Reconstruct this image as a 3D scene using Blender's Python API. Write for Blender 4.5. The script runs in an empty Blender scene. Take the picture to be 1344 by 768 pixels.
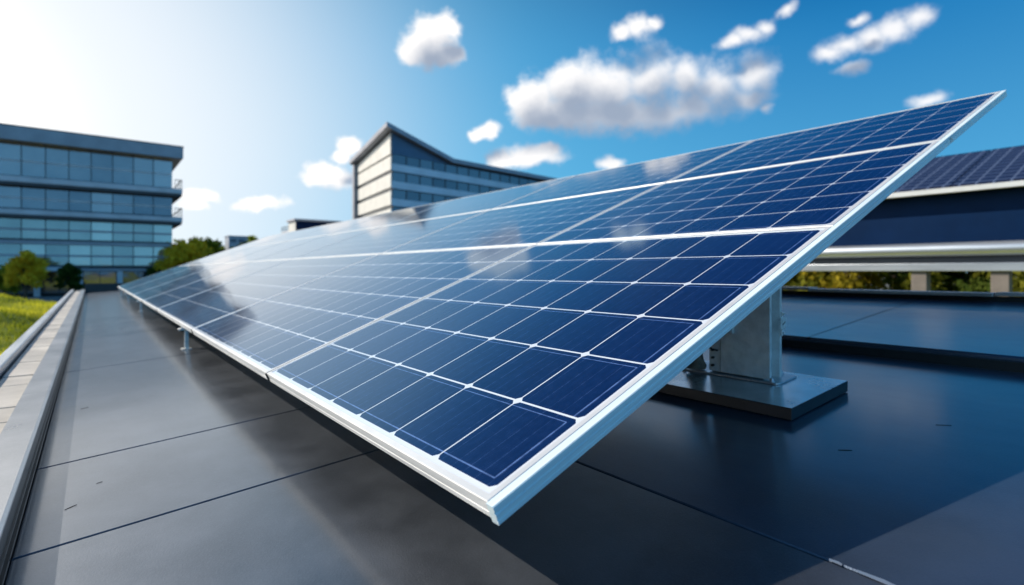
import bpy, bmesh, math, random
import numpy as np
from mathutils import Vector, Matrix

R = math.radians
random.seed(7)
rng = np.random.default_rng(11)
S = bpy.context.scene
COL = S.collection

# ------------------------------------------------------------------ camera
# world: +Y runs along the panel row, +X up the slope, camera at the origin height
HEAD = math.atan2(.6116, .7911)
camd = bpy.data.cameras.new('camera')
cam = bpy.data.objects.new('camera', camd)
COL.objects.link(cam)
cam.location = (0, 0, 0)
cam.rotation_euler = (R(90), 0, -HEAD)
camd.sensor_width = 36
camd.lens = 19.125
camd.shift_y = -.0208
camd.clip_start = .02
camd.clip_end = 6000
camd.dof.use_dof = True
camd.dof.focus_distance = 1.12
camd.dof.aperture_fstop = 2.9
S.camera = cam
FW = Vector((math.sin(HEAD), math.cos(HEAD), 0))
RT = Vector((math.cos(HEAD), -math.sin(HEAD), 0))

# ------------------------------------------------------------------ exposure
S.view_settings.view_transform = 'Standard'
S.view_settings.look = 'None'
S.view_settings.gamma = 1
S.view_settings.exposure = 0.0
S.render.engine = 'CYCLES'
S.cycles.use_denoising = True
S.cycles.denoiser = 'OPENIMAGEDENOISE'
S.cycles.max_bounces = 7
S.cycles.transparent_max_bounces = 8
S.cycles.caustics_reflective = False
S.cycles.caustics_refractive = False
S.cycles.sample_clamp_indirect = 6

# ------------------------------------------------------------------ sun and sky
TOSUN = Vector((-.90, 1.00, 1.0)).normalized()
SUN_EL = math.asin(TOSUN.z)
SUN_AZ = math.atan2(TOSUN.x, TOSUN.y)
sd = bpy.data.lights.new('sun', 'SUN')
sd.energy = 5.0
sd.angle = R(.55)
sd.color = (1, .90, .77)
so = bpy.data.objects.new('sun', sd)
COL.objects.link(so)
so.rotation_euler = TOSUN.to_track_quat('Z', 'Y').to_euler()
so.location = TOSUN * 50


class NT:
    """small helper that writes node trees"""
    def __init__(s, tree):
        s.t = tree
        s.N = tree.nodes
        s.L = tree.links

    def _in(s, sock, v):
        if isinstance(v, bpy.types.NodeSocket):
            s.L.new(v, sock)
        elif v is not None:
            sock.default_value = v

    def m(s, op, a, b=None, c=None, clamp=False):
        n = s.N.new('ShaderNodeMath')
        n.operation = op
        n.use_clamp = clamp
        s._in(n.inputs[0], a)
        s._in(n.inputs[1], b)
        s._in(n.inputs[2], c)
        return n.outputs[0]

    def v(s, op, a, b=None, c=None, scale=None):
        n = s.N.new('ShaderNodeVectorMath')
        n.operation = op
        s._in(n.inputs[0], a)
        s._in(n.inputs[1], b)
        if c is not None:
            s._in(n.inputs[2], c)
        if scale is not None:
            s._in(n.inputs['Scale'], scale)
        return n.outputs['Value'] if op in ('DOT_PRODUCT', 'LENGTH', 'DISTANCE') else n.outputs['Vector']

    def smooth(s, x, a, b, lo=0., hi=1.):
        n = s.N.new('ShaderNodeMapRange')
        n.interpolation_type = 'SMOOTHSTEP'
        s._in(n.inputs[0], x)
        s._in(n.inputs[1], a)
        s._in(n.inputs[2], b)
        s._in(n.inputs[3], lo)
        s._in(n.inputs[4], hi)
        return n.outputs[0]

    def mix(s, f, a, b, mode='MIX'):
        n = s.N.new('ShaderNodeMix')
        n.data_type = 'RGBA'
        n.blend_type = mode
        s._in(n.inputs[0], f)
        s._in(n.inputs[6], a if isinstance(a, bpy.types.NodeSocket) else tuple(a) + (1,) * (4 - len(a)))
        s._in(n.inputs[7], b if isinstance(b, bpy.types.NodeSocket) else tuple(b) + (1,) * (4 - len(b)))
        return n.outputs[2]

    def noise(s, vec, scale, detail=3, rough=.55, out='Fac'):
        n = s.N.new('ShaderNodeTexNoise')
        if vec is not None:
            s.L.new(vec, n.inputs['Vector'])
        n.inputs['Scale'].default_value = scale
        n.inputs['Detail'].default_value = detail
        n.inputs['Roughness'].default_value = rough
        return n.outputs[out]

    def xyz(s, x=0., y=0., z=0.):
        n = s.N.new('ShaderNodeCombineXYZ')
        s._in(n.inputs[0], x)
        s._in(n.inputs[1], y)
        s._in(n.inputs[2], z)
        return n.outputs[0]

    def sep(s, v):
        n = s.N.new('ShaderNodeSeparateXYZ')
        s.L.new(v, n.inputs[0])
        return n.outputs


W = bpy.data.worlds.new('World')
S.world = W
W.use_nodes = True
nt = NT(W.node_tree)
nt.N.clear()
wo = nt.N.new('ShaderNodeOutputWorld')
bg = nt.N.new('ShaderNodeBackground')
bg.inputs['Strength'].default_value = .11
nt.L.new(bg.outputs[0], wo.inputs[0])
sky = nt.N.new('ShaderNodeTexSky')
sky.sky_type = 'NISHITA'
sky.sun_disc = False
sky.sun_elevation = SUN_EL
sky.sun_rotation = SUN_AZ
sky.air_density = 1.0
sky.dust_density = .6
sky.ozone_density = 2.2
tc = nt.N.new('ShaderNodeTexCoord')
D = nt.v('NORMALIZE', tc.outputs['Generated'])
az = nt.m('ARCTAN2', nt.v('DOT_PRODUCT', D, tuple(RT)), nt.v('DOT_PRODUCT', D, tuple(FW)))
el = nt.m('ARCSINE', nt.sep(D)[2])
# clear azure air, paler low down, blended with the physical sky
K9 = 1 / .11


def c9(*c):
    return tuple(x * K9 for x in c)


air = nt.mix(nt.smooth(el, .02, .50), c9(.10, .42, .74), c9(.005, .185, .50))
air = nt.mix(nt.smooth(el, .35, .62), air, c9(.003, .045, .19))
air = nt.mix(nt.smooth(el, -.03, .10, .55, 0.), air, c9(.45, .68, .88))
air = nt.mix(.10, air, nt.mix(1., sky.outputs[0], (.15, .9, 1.15), 'MULTIPLY'))
# unseen sky behind the viewer, brightened low down to lift shaded faces
back = nt.m('MULTIPLY', nt.smooth(nt.m('ABSOLUTE', az), 1.2, 2.2), nt.smooth(el, .3, 1.2, 1., 0.))
air = nt.mix(back, air, c9(.16, .52, .92))
# bright moist air towards the sun's side of the sky
dga = nt.m('SUBTRACT', az, -1.25)
dge = nt.m('MULTIPLY', nt.m('SUBTRACT', el, .17), 1.6)
dg = nt.m('SQRT', nt.m('ADD', nt.m('MULTIPLY', dga, dga), nt.m('MULTIPLY', dge, dge)))
glow = nt.smooth(dg, .36, 1.90, 1., 0.)
glow2 = nt.smooth(dg, .0, .66, 1., 0.)
lowair = nt.m('MULTIPLY', nt.smooth(el, -.02, .26, 1., 0.), nt.smooth(az, -.75, .15, .85, .0))
high = nt.smooth(el, .44, .74, 1., .22)
mist = nt.m('MULTIPLY', nt.m('MAXIMUM', glow, lowair), high)
glow2 = nt.m('MULTIPLY', glow2, high)
skyc = nt.mix(mist, air, nt.mix(nt.smooth(mist, .25, .95), c9(.20, .66, .97), c9(1.0, 1.04, 1.07)))
skyc = nt.mix(glow2, skyc, c9(2.7, 2.5, 2.2))


def angles(px, py):
    dx = px - 672
    return math.atan(dx / 714), math.atan((356 - py) / math.hypot(dx, 714))


BL = [  # (x, y, rx, ry) of cloud puffs
    (567, 52, 38, 32), (590, 36, 18, 16), (545, 66, 20, 18), (590, 74, 22, 14),
    (705, 132, 40, 34), (750, 112, 42, 36), (800, 116, 56, 38), (856, 104, 46, 38), (905, 102, 36, 34), (945, 112, 40, 34),
    (820, 150, 120, 30), (730, 150, 62, 26), (900, 145, 90, 26), (992, 96, 32, 31), (985, 130, 34, 18), (1008, 140, 14, 9),
    (838, 40, 24, 15), (815, 46, 17, 11), (858, 34, 14, 9),
    (640, 172, 26, 13), (624, 178, 16, 8),
    (695, 210, 50, 17), (715, 202, 24, 12), (665, 214, 26, 11), (800, 214, 26, 9),
    (965, 52, 20, 10), (985, 42, 26, 13), (1003, 30, 16, 12), (1030, 14, 18, 8),
    (1080, 72, 28, 13), (1105, 60, 34, 15), (1140, 52, 36, 18), (1175, 40, 36, 19), (1205, 28, 32, 14), (1110, 92, 26, 9), (1125, 26, 20, 8),
    (1213, 131, 32, 11),
    (432, 232, 40, 18), (415, 236, 24, 12), (462, 190, 20, 13), (450, 205, 16, 10),
    (347, 267, 38, 9), (262, 258, 34, 10), (255, 272, 22, 8), (700, 252, 30, 8),
    (752, -34, 20, 12), (728, -26, 14, 10),  # unseen puffs added above the view for their reflection in the panels
]
wn = nt.noise(D, 8.0, 3, .5, 'Color')
warp = nt.v('SCALE', nt.v('SUBTRACT', wn, (.5, .5, .5)), scale=.045)
wn2 = nt.noise(D, 26.0, 4, .55, 'Color')
warp2 = nt.v('SCALE', nt.v('SUBTRACT', wn2, (.5, .5, .5)), scale=.026)
P = nt.v('ADD', nt.v('ADD', nt.xyz(az, el, 0.), warp), warp2)
P = nt.v('MULTIPLY', P, (1, 1, 0))


def field(P, k_=.25):
    f = None
    for (x, y, rx, ry) in BL:
        a, e = angles(x, y)
        k = math.cos(a)
        ra, re = rx / 714 * k * k * 1.12, ry / 714 * k * 1.12
        d = nt.v('LENGTH', nt.v('MULTIPLY', nt.v('SUBTRACT', P, (a, e, 0)), (1 / ra, 1 / re, 0)))
        d = nt.m('SUBTRACT', 1.0, d)
        f = d if f is None else nt.m('SMOOTH_MAX', f, d, k_)
    return f


fz = nt.m('MULTIPLY', nt.m('SUBTRACT', nt.noise(D, 24., 7, .64), .5), 1.15)
f0 = nt.m('ADD', field(P, .3), fz)
f1 = nt.m('ADD', field(nt.v('ADD', P, (-.012, .040, 0)), .9), nt.m('MULTIPLY', fz, .35))
alpha = nt.smooth(f0, -.06, nt.smooth(az, -.1, .5, .50, .95))
dens = nt.smooth(f1, -.10, .85)
cl = nt.mix(dens, (10.4, 10.1, 9.9), (3.3, 3.85, 4.9))
cfar = nt.smooth(az, -.1, .75, 1.0, .86)
fin = nt.mix(nt.m('MULTIPLY', alpha, nt.m('MULTIPLY', nt.smooth(el, .0, .12, .55, .97), cfar)), skyc, cl)
nt.L.new(fin, bg.inputs['Color'])
W.cycles.sampling_method = 'MANUAL'
W.cycles.sample_map_resolution = 512


# ------------------------------------------------------------------ materials
def mat(name, col=(.5, .5, .5), rough=.5, metal=0., spec=.5, coat=0., coat_rough=.05,
        var=0., var_scale=6., bump=0., bump_scale=200., bump_dist=.001, rvar=0., coords='Object', stretch=(1, 1, 1), island=0., dark=None):
    m = bpy.data.materials.new(name)
    m.use_nodes = True
    t = NT(m.node_tree)
    b = m.node_tree.nodes['Principled BSDF']
    b.inputs['Base Color'].default_value = tuple(col) + (1,)
    b.inputs['Roughness'].default_value = rough
    b.inputs['Metallic'].default_value = metal
    b.inputs['Specular IOR Level'].default_value = spec
    b.inputs['Coat Weight'].default_value = coat
    b.inputs['Coat Roughness'].default_value = coat_rough
    c = t.N.new('ShaderNodeTexCoord').outputs[coords]
    vec = t.v('MULTIPLY', c, stretch)
    if var:
        n = t.noise(vec, var_scale, 6, .6)
        lo = tuple(x * (1 - var) for x in col)
        hi = tuple(min(1, x * (1 + var)) for x in col)
        if dark:
            lo = dark
        o = t.mix(t.smooth(n, .3, .7), lo, hi)
        if island:
            g = t.N.new('ShaderNodeNewGeometry').outputs['Random Per Island']
            o = t.mix(t.smooth(g, 0, 1), t.mix(1., o, (1 - island,) * 3, 'MULTIPLY'), t.mix(1., o, (1 + island, 1 + island * .8, 1.), 'MULTIPLY'))
        t.L.new(o, b.inputs['Base Color'])
    if rvar:
        n = t.noise(vec, var_scale * .7, 5, .65)
        t.L.new(t.smooth(n, .25, .75, max(0, rough - rvar), rough + rvar), b.inputs['Roughness'])
    if bump:
        bn = t.N.new('ShaderNodeBump')
        bn.inputs['Strength'].default_value = bump
        bn.inputs['Distance'].default_value = bump_dist
        t.L.new(t.noise(vec, bump_scale, 3, .6), bn.inputs['Height'])
        t.L.new(bn.outputs[0], b.inputs['Normal'])
    return m


def roof_mat(name, col, rough=.24, ior=2.15, metal=0., coat=0.):
    m = bpy.data.materials.new(name)
    m.use_nodes = True
    t = NT(m.node_tree)
    b = m.node_tree.nodes['Principled BSDF']
    c = t.N.new('ShaderNodeTexCoord').outputs['Object']
    n1 = t.noise(c, 3.1, 6, .62)
    n2 = t.noise(c, 300., 2, .6)
    n3 = t.noise(t.v('MULTIPLY', c, (1.0, .35, 1.)), 11., 5, .7)
    base = t.mix(t.smooth(n1, .3, .72), tuple(x * .8 for x in col), tuple(x * 1.25 for x in col))
    base = t.mix(t.m('MULTIPLY', t.smooth(n2, .45, .75), .2), base, tuple(x * 1.6 for x in col))
    # pale dust settled in patches
    base = t.mix(t.m('MULTIPLY', t.smooth(n3, .55, .85), .05), base, (.14, .13, .12))
    t.L.new(base, b.inputs['Base Color'])
    r = t.m('ADD', t.smooth(n1, .25, .75, rough - .05, rough + .05), t.smooth(n3, .3, .8, -.02, .04))
    t.L.new(r, b.inputs['Roughness'])
    bn = t.N.new('ShaderNodeBump')
    bn.inputs['Strength'].default_value = .35
    bn.inputs['Distance'].default_value = .0011
    b.inputs['IOR'].default_value = ior
    h = t.m('ADD', n2, t.m('MULTIPLY', t.noise(c, 5., 2), 1.2))
    t.L.new(h, bn.inputs['Height'])
    t.L.new(bn.outputs[0], b.inputs['Normal'])
    b.inputs['Specular IOR Level'].default_value = .5
    b.inputs['Metallic'].default_value = metal
    b.inputs['Coat Weight'].default_value = coat
    b.inputs['Coat Roughness'].default_value = .15
    b.inputs['Coat IOR'].default_value = 1.33
    return m


MT = {}
MT['roof'] = roof_mat('coated_sheet_metal_glare', (.155, .172, .200), .40, 1.5, .85, 1.)  # lighter copy of the roof metal: sky glare put into the colour
MT['roofshade'] = roof_mat('coated_sheet_metal_shade', (.062, .088, .135), .42, 1.5, .62, 1.)  # darker copy of the same metal: shade put into the colour
MT['cap'] = roof_mat('edge_cap_metal', (.44, .44, .45), .33, 1.6, .6, .5)
MT['tray'] = roof_mat('edge_tray_slab', (.56, .52, .46), .5, 1.5)
MT['black'] = mat('black_seal', (.008, .008, .009), .6, var=.3, var_scale=30)
MT['darkface'] = mat('dark_paint_and_shade', (.012, .014, .018), .35, var=.3, var_scale=12, bump=.2, bump_scale=300)  # dark paint on the trims, painted-in shade on the plinth sides
MT['silver'] = mat('brushed_aluminium', (.56, .60, .65), .34, .75, var=.1, var_scale=20, stretch=(1, .05, 1), rvar=.07)
MT['frame'] = mat('anodised_frame', (.80, .80, .79), .38, .35, var=.07, var_scale=25, stretch=(.2, .2, 1), rvar=.08, bump=.08, bump_scale=600, bump_dist=.0003)
MT['rail'] = mat('extruded_rail', (.74, .87, .95), .40, .05, var=.12, var_scale=14, stretch=(.12, 1, 6), rvar=.08, bump=.15, bump_scale=500, bump_dist=.0004)
MT['post'] = mat('galvanised_steel', (.78, .80, .80), .42, .2, var=.12, var_scale=30, rvar=.1, bump=.15, bump_scale=150)
MT['plate'] = mat('base_plate_metal', (.60, .63, .66), .24, .8, var=.18, var_scale=9, rvar=.07, bump=.1, bump_scale=400)
MT['beige'] = mat('weathered_beige', (.22, .18, .14), .7, var=.35, var_scale=35, bump=.4, bump_scale=120)
MT['backsheet'] = mat('white_backsheet', (.55, .55, .55), .6)
MT['cable'] = mat('black_cable', (.012, .012, .013), .5)
MT['plastic'] = mat('grey_plastic', (.80, .80, .80), .5, var=.2, var_scale=90)
MT['navy'] = mat('navy_cladding', (.0018, .018, .066), .5, spec=.08, var=.15, var_scale=1.5, rvar=.06)
MT['greyblue'] = mat('fascia_metal', (.30, .31, .36), .42, .3, var=.12, var_scale=.5, rvar=.06)
MT['slab'] = mat('pale_slab', (.52, .53, .58), .5, .1, var=.12, var_scale=.5)
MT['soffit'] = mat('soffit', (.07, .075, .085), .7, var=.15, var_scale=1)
MT['concrete'] = mat('concrete', (.30, .28, .26), .8, var=.2, var_scale=1.5)
MT['postwarm'] = mat('tan_column', (.19, .16, .14), .6, var=.15, var_scale=4)
MT['beigewall'] = mat('cream_panel', (.72, .70, .65), .55, var=.07, var_scale=.4)
MT['interior'] = mat('dark_interior', (.02, .024, .028), .8)
MT['paving'] = mat('pale_paving', (.28, .28, .28), .7, var=.2, var_scale=.4)
MT['bark'] = mat('bark', (.06, .045, .033), .9, var=.3, var_scale=8, bump=.6, bump_scale=20, bump_dist=.02)
MT['farwall'] = mat('distant_wall', (.34, .37, .42), .8, var=.15, var_scale=.05)
MT['farglassdark'] = mat('shaded_glass', (.02, .028, .036), .3)
MT['farglass'] = mat('distant_glass', (.10, .13, .17), .3)


def glass_mat(name, lo, hi, rough=.06, metal=.75, warp=.0):
    m = bpy.data.materials.new(name)
    m.use_nodes = True
    t = NT(m.node_tree)
    b = m.node_tree.nodes['Principled BSDF']
    oi = t.N.new('ShaderNodeObjectInfo').outputs['Random']
    c = t.N.new('ShaderNodeTexCoord').outputs['Object']
    n = t.noise(c, .7, 3)
    t.L.new(t.mix(t.m('ADD', t.m('MULTIPLY', oi, .7), t.m('MULTIPLY', n, .3)), lo, hi), b.inputs['Base Color'])
    b.inputs['Metallic'].default_value = metal
    b.inputs['Roughness'].default_value = rough
    bn = t.N.new('ShaderNodeBump')
    bn.inputs['Strength'].default_value = .3
    bn.inputs['Distance'].default_value = .02
    t.L.new(t.noise(c, .9, 1), bn.inputs['Height'])
    t.L.new(bn.outputs[0], b.inputs['Normal'])
    return m


MT['glassU'] = glass_mat('blue_window_glass', (.13, .15, .18), (.58, .50, .48))
MT['glassL'] = glass_mat('green_window_glass', (.16, .19, .19), (.72, .66, .56))
MT['glassT'] = glass_mat('dark_window_glass', (.12, .14, .17), (.24, .25, .28))


def leaf_mat(name, a, b_, trans=.35, ns=.8, nw=.4):
    m = bpy.data.materials.new(name)
    m.use_nodes = True
    t = NT(m.node_tree)
    t.N.remove(m.node_tree.nodes['Principled BSDF'])
    out = m.node_tree.nodes['Material Output']
    g = t.N.new('ShaderNodeNewGeometry').outputs['Random Per Island']
    c = t.N.new('ShaderNodeTexCoord').outputs['Object']
    n = t.noise(c, ns, 3)
    col = t.mix(t.m('ADD', t.m('MULTIPLY', g, 1 - nw), t.m('MULTIPLY', t.smooth(n, .36, .62), nw)), a, b_)
    d = t.N.new('ShaderNodeBsdfDiffuse')
    tr = t.N.new('ShaderNodeBsdfTranslucent')
    mx = t.N.new('ShaderNodeMixShader')
    mx.inputs[0].default_value = trans
    t.L.new(col, d.inputs[0])
    t.L.new(col, tr.inputs[0])
    t.L.new(d.outputs[0], mx.inputs[1])
    t.L.new(tr.outputs[0], mx.inputs[2])
    t.L.new(mx.outputs[0], out.inputs[0])
    return m


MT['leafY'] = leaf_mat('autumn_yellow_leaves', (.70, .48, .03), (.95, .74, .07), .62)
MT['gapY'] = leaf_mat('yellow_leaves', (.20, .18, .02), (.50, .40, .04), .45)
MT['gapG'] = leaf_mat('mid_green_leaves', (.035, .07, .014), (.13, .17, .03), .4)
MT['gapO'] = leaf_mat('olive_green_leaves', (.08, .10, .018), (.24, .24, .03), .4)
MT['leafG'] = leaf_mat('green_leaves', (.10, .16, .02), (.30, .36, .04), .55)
MT['leafO'] = leaf_mat('olive_leaves', (.24, .25, .03), (.55, .50, .05), .55)
MT['leafD'] = leaf_mat('dark_leaves', (.03, .06, .012), (.09, .14, .03), .45)


def grass_mat():
    m = bpy.data.materials.new('lawn')
    m.use_nodes = True
    t = NT(m.node_tree)
    b = m.node_tree.nodes['Principled BSDF']
    c = t.N.new('ShaderNodeTexCoord').outputs['Object']
    n1 = t.noise(c, .9, 6, .65)
    n2 = t.noise(c, 14., 4, .7)
    col = t.mix(t.smooth(n1, .32, .66), (.26, .32, .02), (.70, .64, .05))
    col = t.mix(t.m('MULTIPLY', t.smooth(n2, .35, .7), .6), col, (.32, .38, .03))
    n3 = t.noise(c, .35, 4, .6)
    col = t.mix(t.smooth(t.noise(c, .42, 3), .32, .55), (.10, .16, .014), col)  # dark green patches: shade on the bank put into the grass colour
    col = t.mix(t.m('MULTIPLY', t.smooth(n3, .62, .75), .6), col, (.24, .17, .09))
    ps = t.sep(c)
    town = t.m('MAXIMUM', t.smooth(ps[1], 27., 33.), t.smooth(t.m('ABSOLUTE', ps[0]), 16., 24.))
    col = t.mix(town, col, t.mix(t.smooth(t.noise(c, .06, 4), .4, .6), (.075, .085, .05), (.16, .155, .14)))
    t.L.new(col, b.inputs['Base Color'])
    b.inputs['Roughness'].default_value = .9
    b.inputs['Specular IOR Level'].default_value = .15
    bn = t.N.new('ShaderNodeBump')
    bn.inputs['Strength'].default_value = .9
    bn.inputs['Distance'].default_value = .12
    t.L.new(t.m('ADD', n2, t.m('MULTIPLY', n1, .6)), bn.inputs['Height'])
    t.L.new(bn.outputs[0], b.inputs['Normal'])
    return m


MT['grass'] = grass_mat()
MT['blade'] = leaf_mat('grass_blades', (.12, .18, .015), (.85, .78, .07), .5, .42, .75)  # dark blade tone repeats the shade put into the lawn colour


def cell_mat(name='solar_cells', small=False):
    """dark blue cells: per-cell UV in 'cell', edge flags in 'edge'"""
    m = bpy.data.materials.new(name)
    m.use_nodes = True
    t = NT(m.node_tree)
    b = m.node_tree.nodes['Principled BSDF']
    uvn = t.N.new('ShaderNodeUVMap')
    uvn.uv_map = 'cell'
    us = t.sep(uvn.outputs[0])
    en = t.N.new('ShaderNodeUVMap')
    en.uv_map = 'edge'
    es = t.sep(en.outputs[0])
    U, V = us[0], us[1]
    nearf = t.m('GREATER_THAN', es[0], .5)      # cell beside the near end of the frame
    rnd = es[1]
    botf = t.m('GREATER_THAN', es[1], 1.5)      # lowest row of cells
    rnd = t.m('FRACT', rnd)
    du = t.m('MULTIPLY', t.m('SUBTRACT', .5, t.m('ABSOLUTE', t.m('SUBTRACT', U, .5))), .170)
    dv = t.m('MULTIPLY', t.m('SUBTRACT', .5, t.m('ABSOLUTE', t.m('SUBTRACT', V, .5))), .156)
    Um = t.m('MULTIPLY', U, .170)
    Vm = t.m('MULTIPLY', V, .156)
    gap = t.m('MAXIMUM', t.m('LESS_THAN', du, .0021), t.m('LESS_THAN', dv, .0014))
    gap = t.m('MAXIMUM', gap, t.m('LESS_THAN', t.m('ADD', du, dv), .0115))
    # pale outline line printed inside the cell
    top = t.m('SUBTRACT', .170, Um)
    l1 = t.m('MULTIPLY', t.m('LESS_THAN', t.m('ABSOLUTE', t.m('SUBTRACT', top, .0135)), .00085), t.m('GREATER_THAN', Vm, t.m('MULTIPLY', nearf, .0175)))
    l2 = t.m('MULTIPLY', t.m('LESS_THAN', t.m('ABSOLUTE', t.m('SUBTRACT', Vm, .0185)), .0013), nearf)
    l2 = t.m('MULTIPLY', l2, t.m('GREATER_THAN', Um, t.m('MULTIPLY', botf, .0165)))
    l2 = t.m('MULTIPLY', l2, t.m('GREATER_THAN', top, .0135))
    l3 = t.m('MULTIPLY', t.m('LESS_THAN', t.m('ABSOLUTE', t.m('SUBTRACT', Um, .0175)), .0012), botf)
    l3 = t.m('MULTIPLY', l3, t.m('GREATER_THAN', Vm, t.m('MULTIPLY', nearf, .0175)))
    line = t.m('MAXIMUM', l1, t.m('MAXIMUM', l2, l3))
    # busbars run up the slope
    fr = t.m('FRACT', t.m('MULTIPLY', V, 5))
    bus = t.m('LESS_THAN', t.m('ABSOLUTE', t.m('SUBTRACT', fr, .5)), .013)
    fing = t.m('FRACT', t.m('MULTIPLY', U, 62))
    fing = t.m('LESS_THAN', fing, .22)
    c = t.N.new('ShaderNodeTexCoord').outputs['Object']
    n = t.noise(t.v('MULTIPLY', c, (1, 8, 1)), 9., 5, .7)
    n2 = t.noise(c, 55., 3, .6)
    base = t.mix(rnd, (.0018, .0085, .042), (.0022, .0120, .058))
    base = t.mix(t.m('MULTIPLY', t.smooth(n, .35, .7), .5), base, (.004, .020, .085))
    base = t.mix(t.m('MULTIPLY', t.m('MULTIPLY', fing, t.smooth(n2, .4, .7)), .30), base, (.03, .07, .22))
    base = t.mix(t.m('MULTIPLY', bus, t.smooth(n2, .35, .65, .15, .65)), base, (.07, .13, .30))
    base = t.mix(t.m('MULTIPLY', line, t.smooth(n2, .3, .6, .45, .9)), base, (.13, .22, .48))
    base = t.mix(t.m('MULTIPLY', gap, 1.0), base, (.72, .77, .84))
    t.L.new(base, b.inputs['Base Color'])
    b.inputs['Roughness'].default_value = .34
    b.inputs['Specular IOR Level'].default_value = .05
    # cover glass with a blue anti-reflection film: bluish when seen steeply, white at grazing angles
    fr_ = t.N.new('ShaderNodeFresnel')
    fr_.inputs['IOR'].default_value = 1.74
    gl = t.N.new('ShaderNodeBsdfGlossy')
    t.L.new(t.mix(t.smooth(fr_.outputs[0], .10, .62), (.30, .68, 1.0), (1., 1., 1.)), gl.inputs['Color'])
    mxs = t.N.new('ShaderNodeMixShader')
    t.L.new(fr_.outputs[0], mxs.inputs[0])
    t.L.new(b.outputs[0], mxs.inputs[1])
    t.L.new(gl.outputs[0], mxs.inputs[2])
    t.L.new(mxs.outputs[0], m.node_tree.nodes['Material Output'].inputs['Surface'])
    smu = t.noise(t.v('MULTIPLY', c, (.6, 1, 1)), 2.2, 6, .7)
    t.L.new(t.smooth(smu, .3, .8, .05, .11), gl.inputs['Roughness'])
    return m


MT['cells'] = cell_mat()


# ------------------------------------------------------------------ mesh helpers
class MB:
    def __init__(s):
        s.v = []
        s.f = []
        s.mi = []
        s.smooth = []

    def add(s, verts, faces, mi=0, smooth=False, M=None):
        o = len(s.v)
        for p in verts:
            p = Vector(p)
            s.v.append(tuple(M @ p if M else p))
        for f in faces:
            s.f.append(tuple(i + o for i in f))
            s.mi.append(mi)
            s.smooth.append(smooth)
        return s

    def box(s, x0, x1, y0, y1, z0, z1, mi=0, M=None):
        v = [(x, y, z) for x in (x0, x1) for y in (y0, y1) for z in (z0, z1)]
        f = [(0, 1, 3, 2), (4, 6, 7, 5), (0, 4, 5, 1), (2, 3, 7, 6), (0, 2, 6, 4), (1, 5, 7, 3)]
        return s.add(v, f, mi, M=M)

    def prism(s, poly, axis, a, b, mi=0, M=None, smooth=False):
        """poly: 2D outline; extruded along axis 'x','y' or 'z' from a to b"""
        def p3(p, t):
            if axis == 'y':
                return (p[0], t, p[1])
            if axis == 'x':
                return (t, p[0], p[1])
            return (p[0], p[1], t)
        n = len(poly)
        v = [p3(p, a) for p in poly] + [p3(p, b) for p in poly]
        f = [tuple(range(n)), tuple(reversed(range(n, 2 * n)))]
        s.add(v, f, mi, M=M)
        return s.add(v, [(i, (i + 1) % n, (i + 1) % n + n, i + n) for i in range(n)], mi, smooth, M)

    def tube(s, pts, r, n=10, mi=0, caps=True):
        pts = [Vector(p) for p in pts]
        rs = r if isinstance(r, (list, tuple)) else [r] * len(pts)
        rings = []
        for i, p in enumerate(pts):
            d = (pts[min(i + 1, len(pts) - 1)] - pts[max(i - 1, 0)]).normalized()
            q = d.to_track_quat('Z', 'Y')
            rings.append([p + q @ Vector((math.cos(2 * math.pi * k / n) * rs[i], math.sin(2 * math.pi * k / n) * rs[i], 0)) for k in range(n)])
        v = [p for ring in rings for p in ring]
        f = []
        for i in range(len(pts) - 1):
            for k in range(n):
                f.append((i * n + k, i * n + (k + 1) % n, (i + 1) * n + (k + 1) % n, (i + 1) * n + k))
        s.add(v, f, mi, True)
        if caps:
            s.add(rings[0], [tuple(reversed(range(n)))], mi)
            s.add(rings[-1], [tuple(range(n))], mi)
        return s

    def build(s, name, mats, parent=None, loc=(0, 0, 0), bevel=0., seg=2):
        me = bpy.data.meshes.new(name)
        me.from_pydata(s.v, [], s.f)
        for m in (mats if isinstance(mats, (list, tuple)) else [mats]):
            me.materials.append(m)
        me.polygons.foreach_set('material_index', s.mi)
        me.polygons.foreach_set('use_smooth', s.smooth)
        bm = bmesh.new()
        bm.from_mesh(me)
        bmesh.ops.recalc_face_normals(bm, faces=bm.faces)
        bm.to_mesh(me)
        bm.free()
        me.update()
        o = bpy.data.objects.new(name, me)
        COL.objects.link(o)
        o.location = loc
        if parent:
            o.parent = parent
        if bevel:
            b = o.modifiers.new('bevel', 'BEVEL')
            b.width = bevel
            b.segments = seg
            b.limit_method = 'ANGLE'
            b.angle_limit = R(35)
        return o


def tag(o, label=None, cat=None, group=None, kind=None):
    if label:
        o['label'] = label
    if cat:
        o['category'] = cat
    if group:
        o['group'] = group
    if kind:
        o['kind'] = kind
    return o


def empty(name, loc=(0, 0, 0), rot=(0, 0, 0), label=None, cat=None, group=None):
    o = bpy.data.objects.new(name, None)
    o.empty_display_size = .1
    COL.objects.link(o)
    o.location = loc
    o.rotation_euler = rot
    return tag(o, label, cat, group)


def copy_tree(o, parent=None):
    c = o.copy()
    COL.objects.link(c)
    c.parent = parent
    for ch in list(o.children):
        copy_tree(ch, c)
    return c


# ------------------------------------------------------------------ ground
GZ = -2.6


def vnoise(x, y, s, seed=0):
    x = x / s + seed * 17.3
    y = y / s + seed * 5.1
    return (np.sin(x * 1.3 + np.sin(y * .9)) * np.cos(y * 1.1 + np.sin(x * .7)) + .5 * np.sin(x * 2.9 + 1.7 * np.cos(y * 2.3)) * np.cos(y * 3.1)) / 1.5


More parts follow.
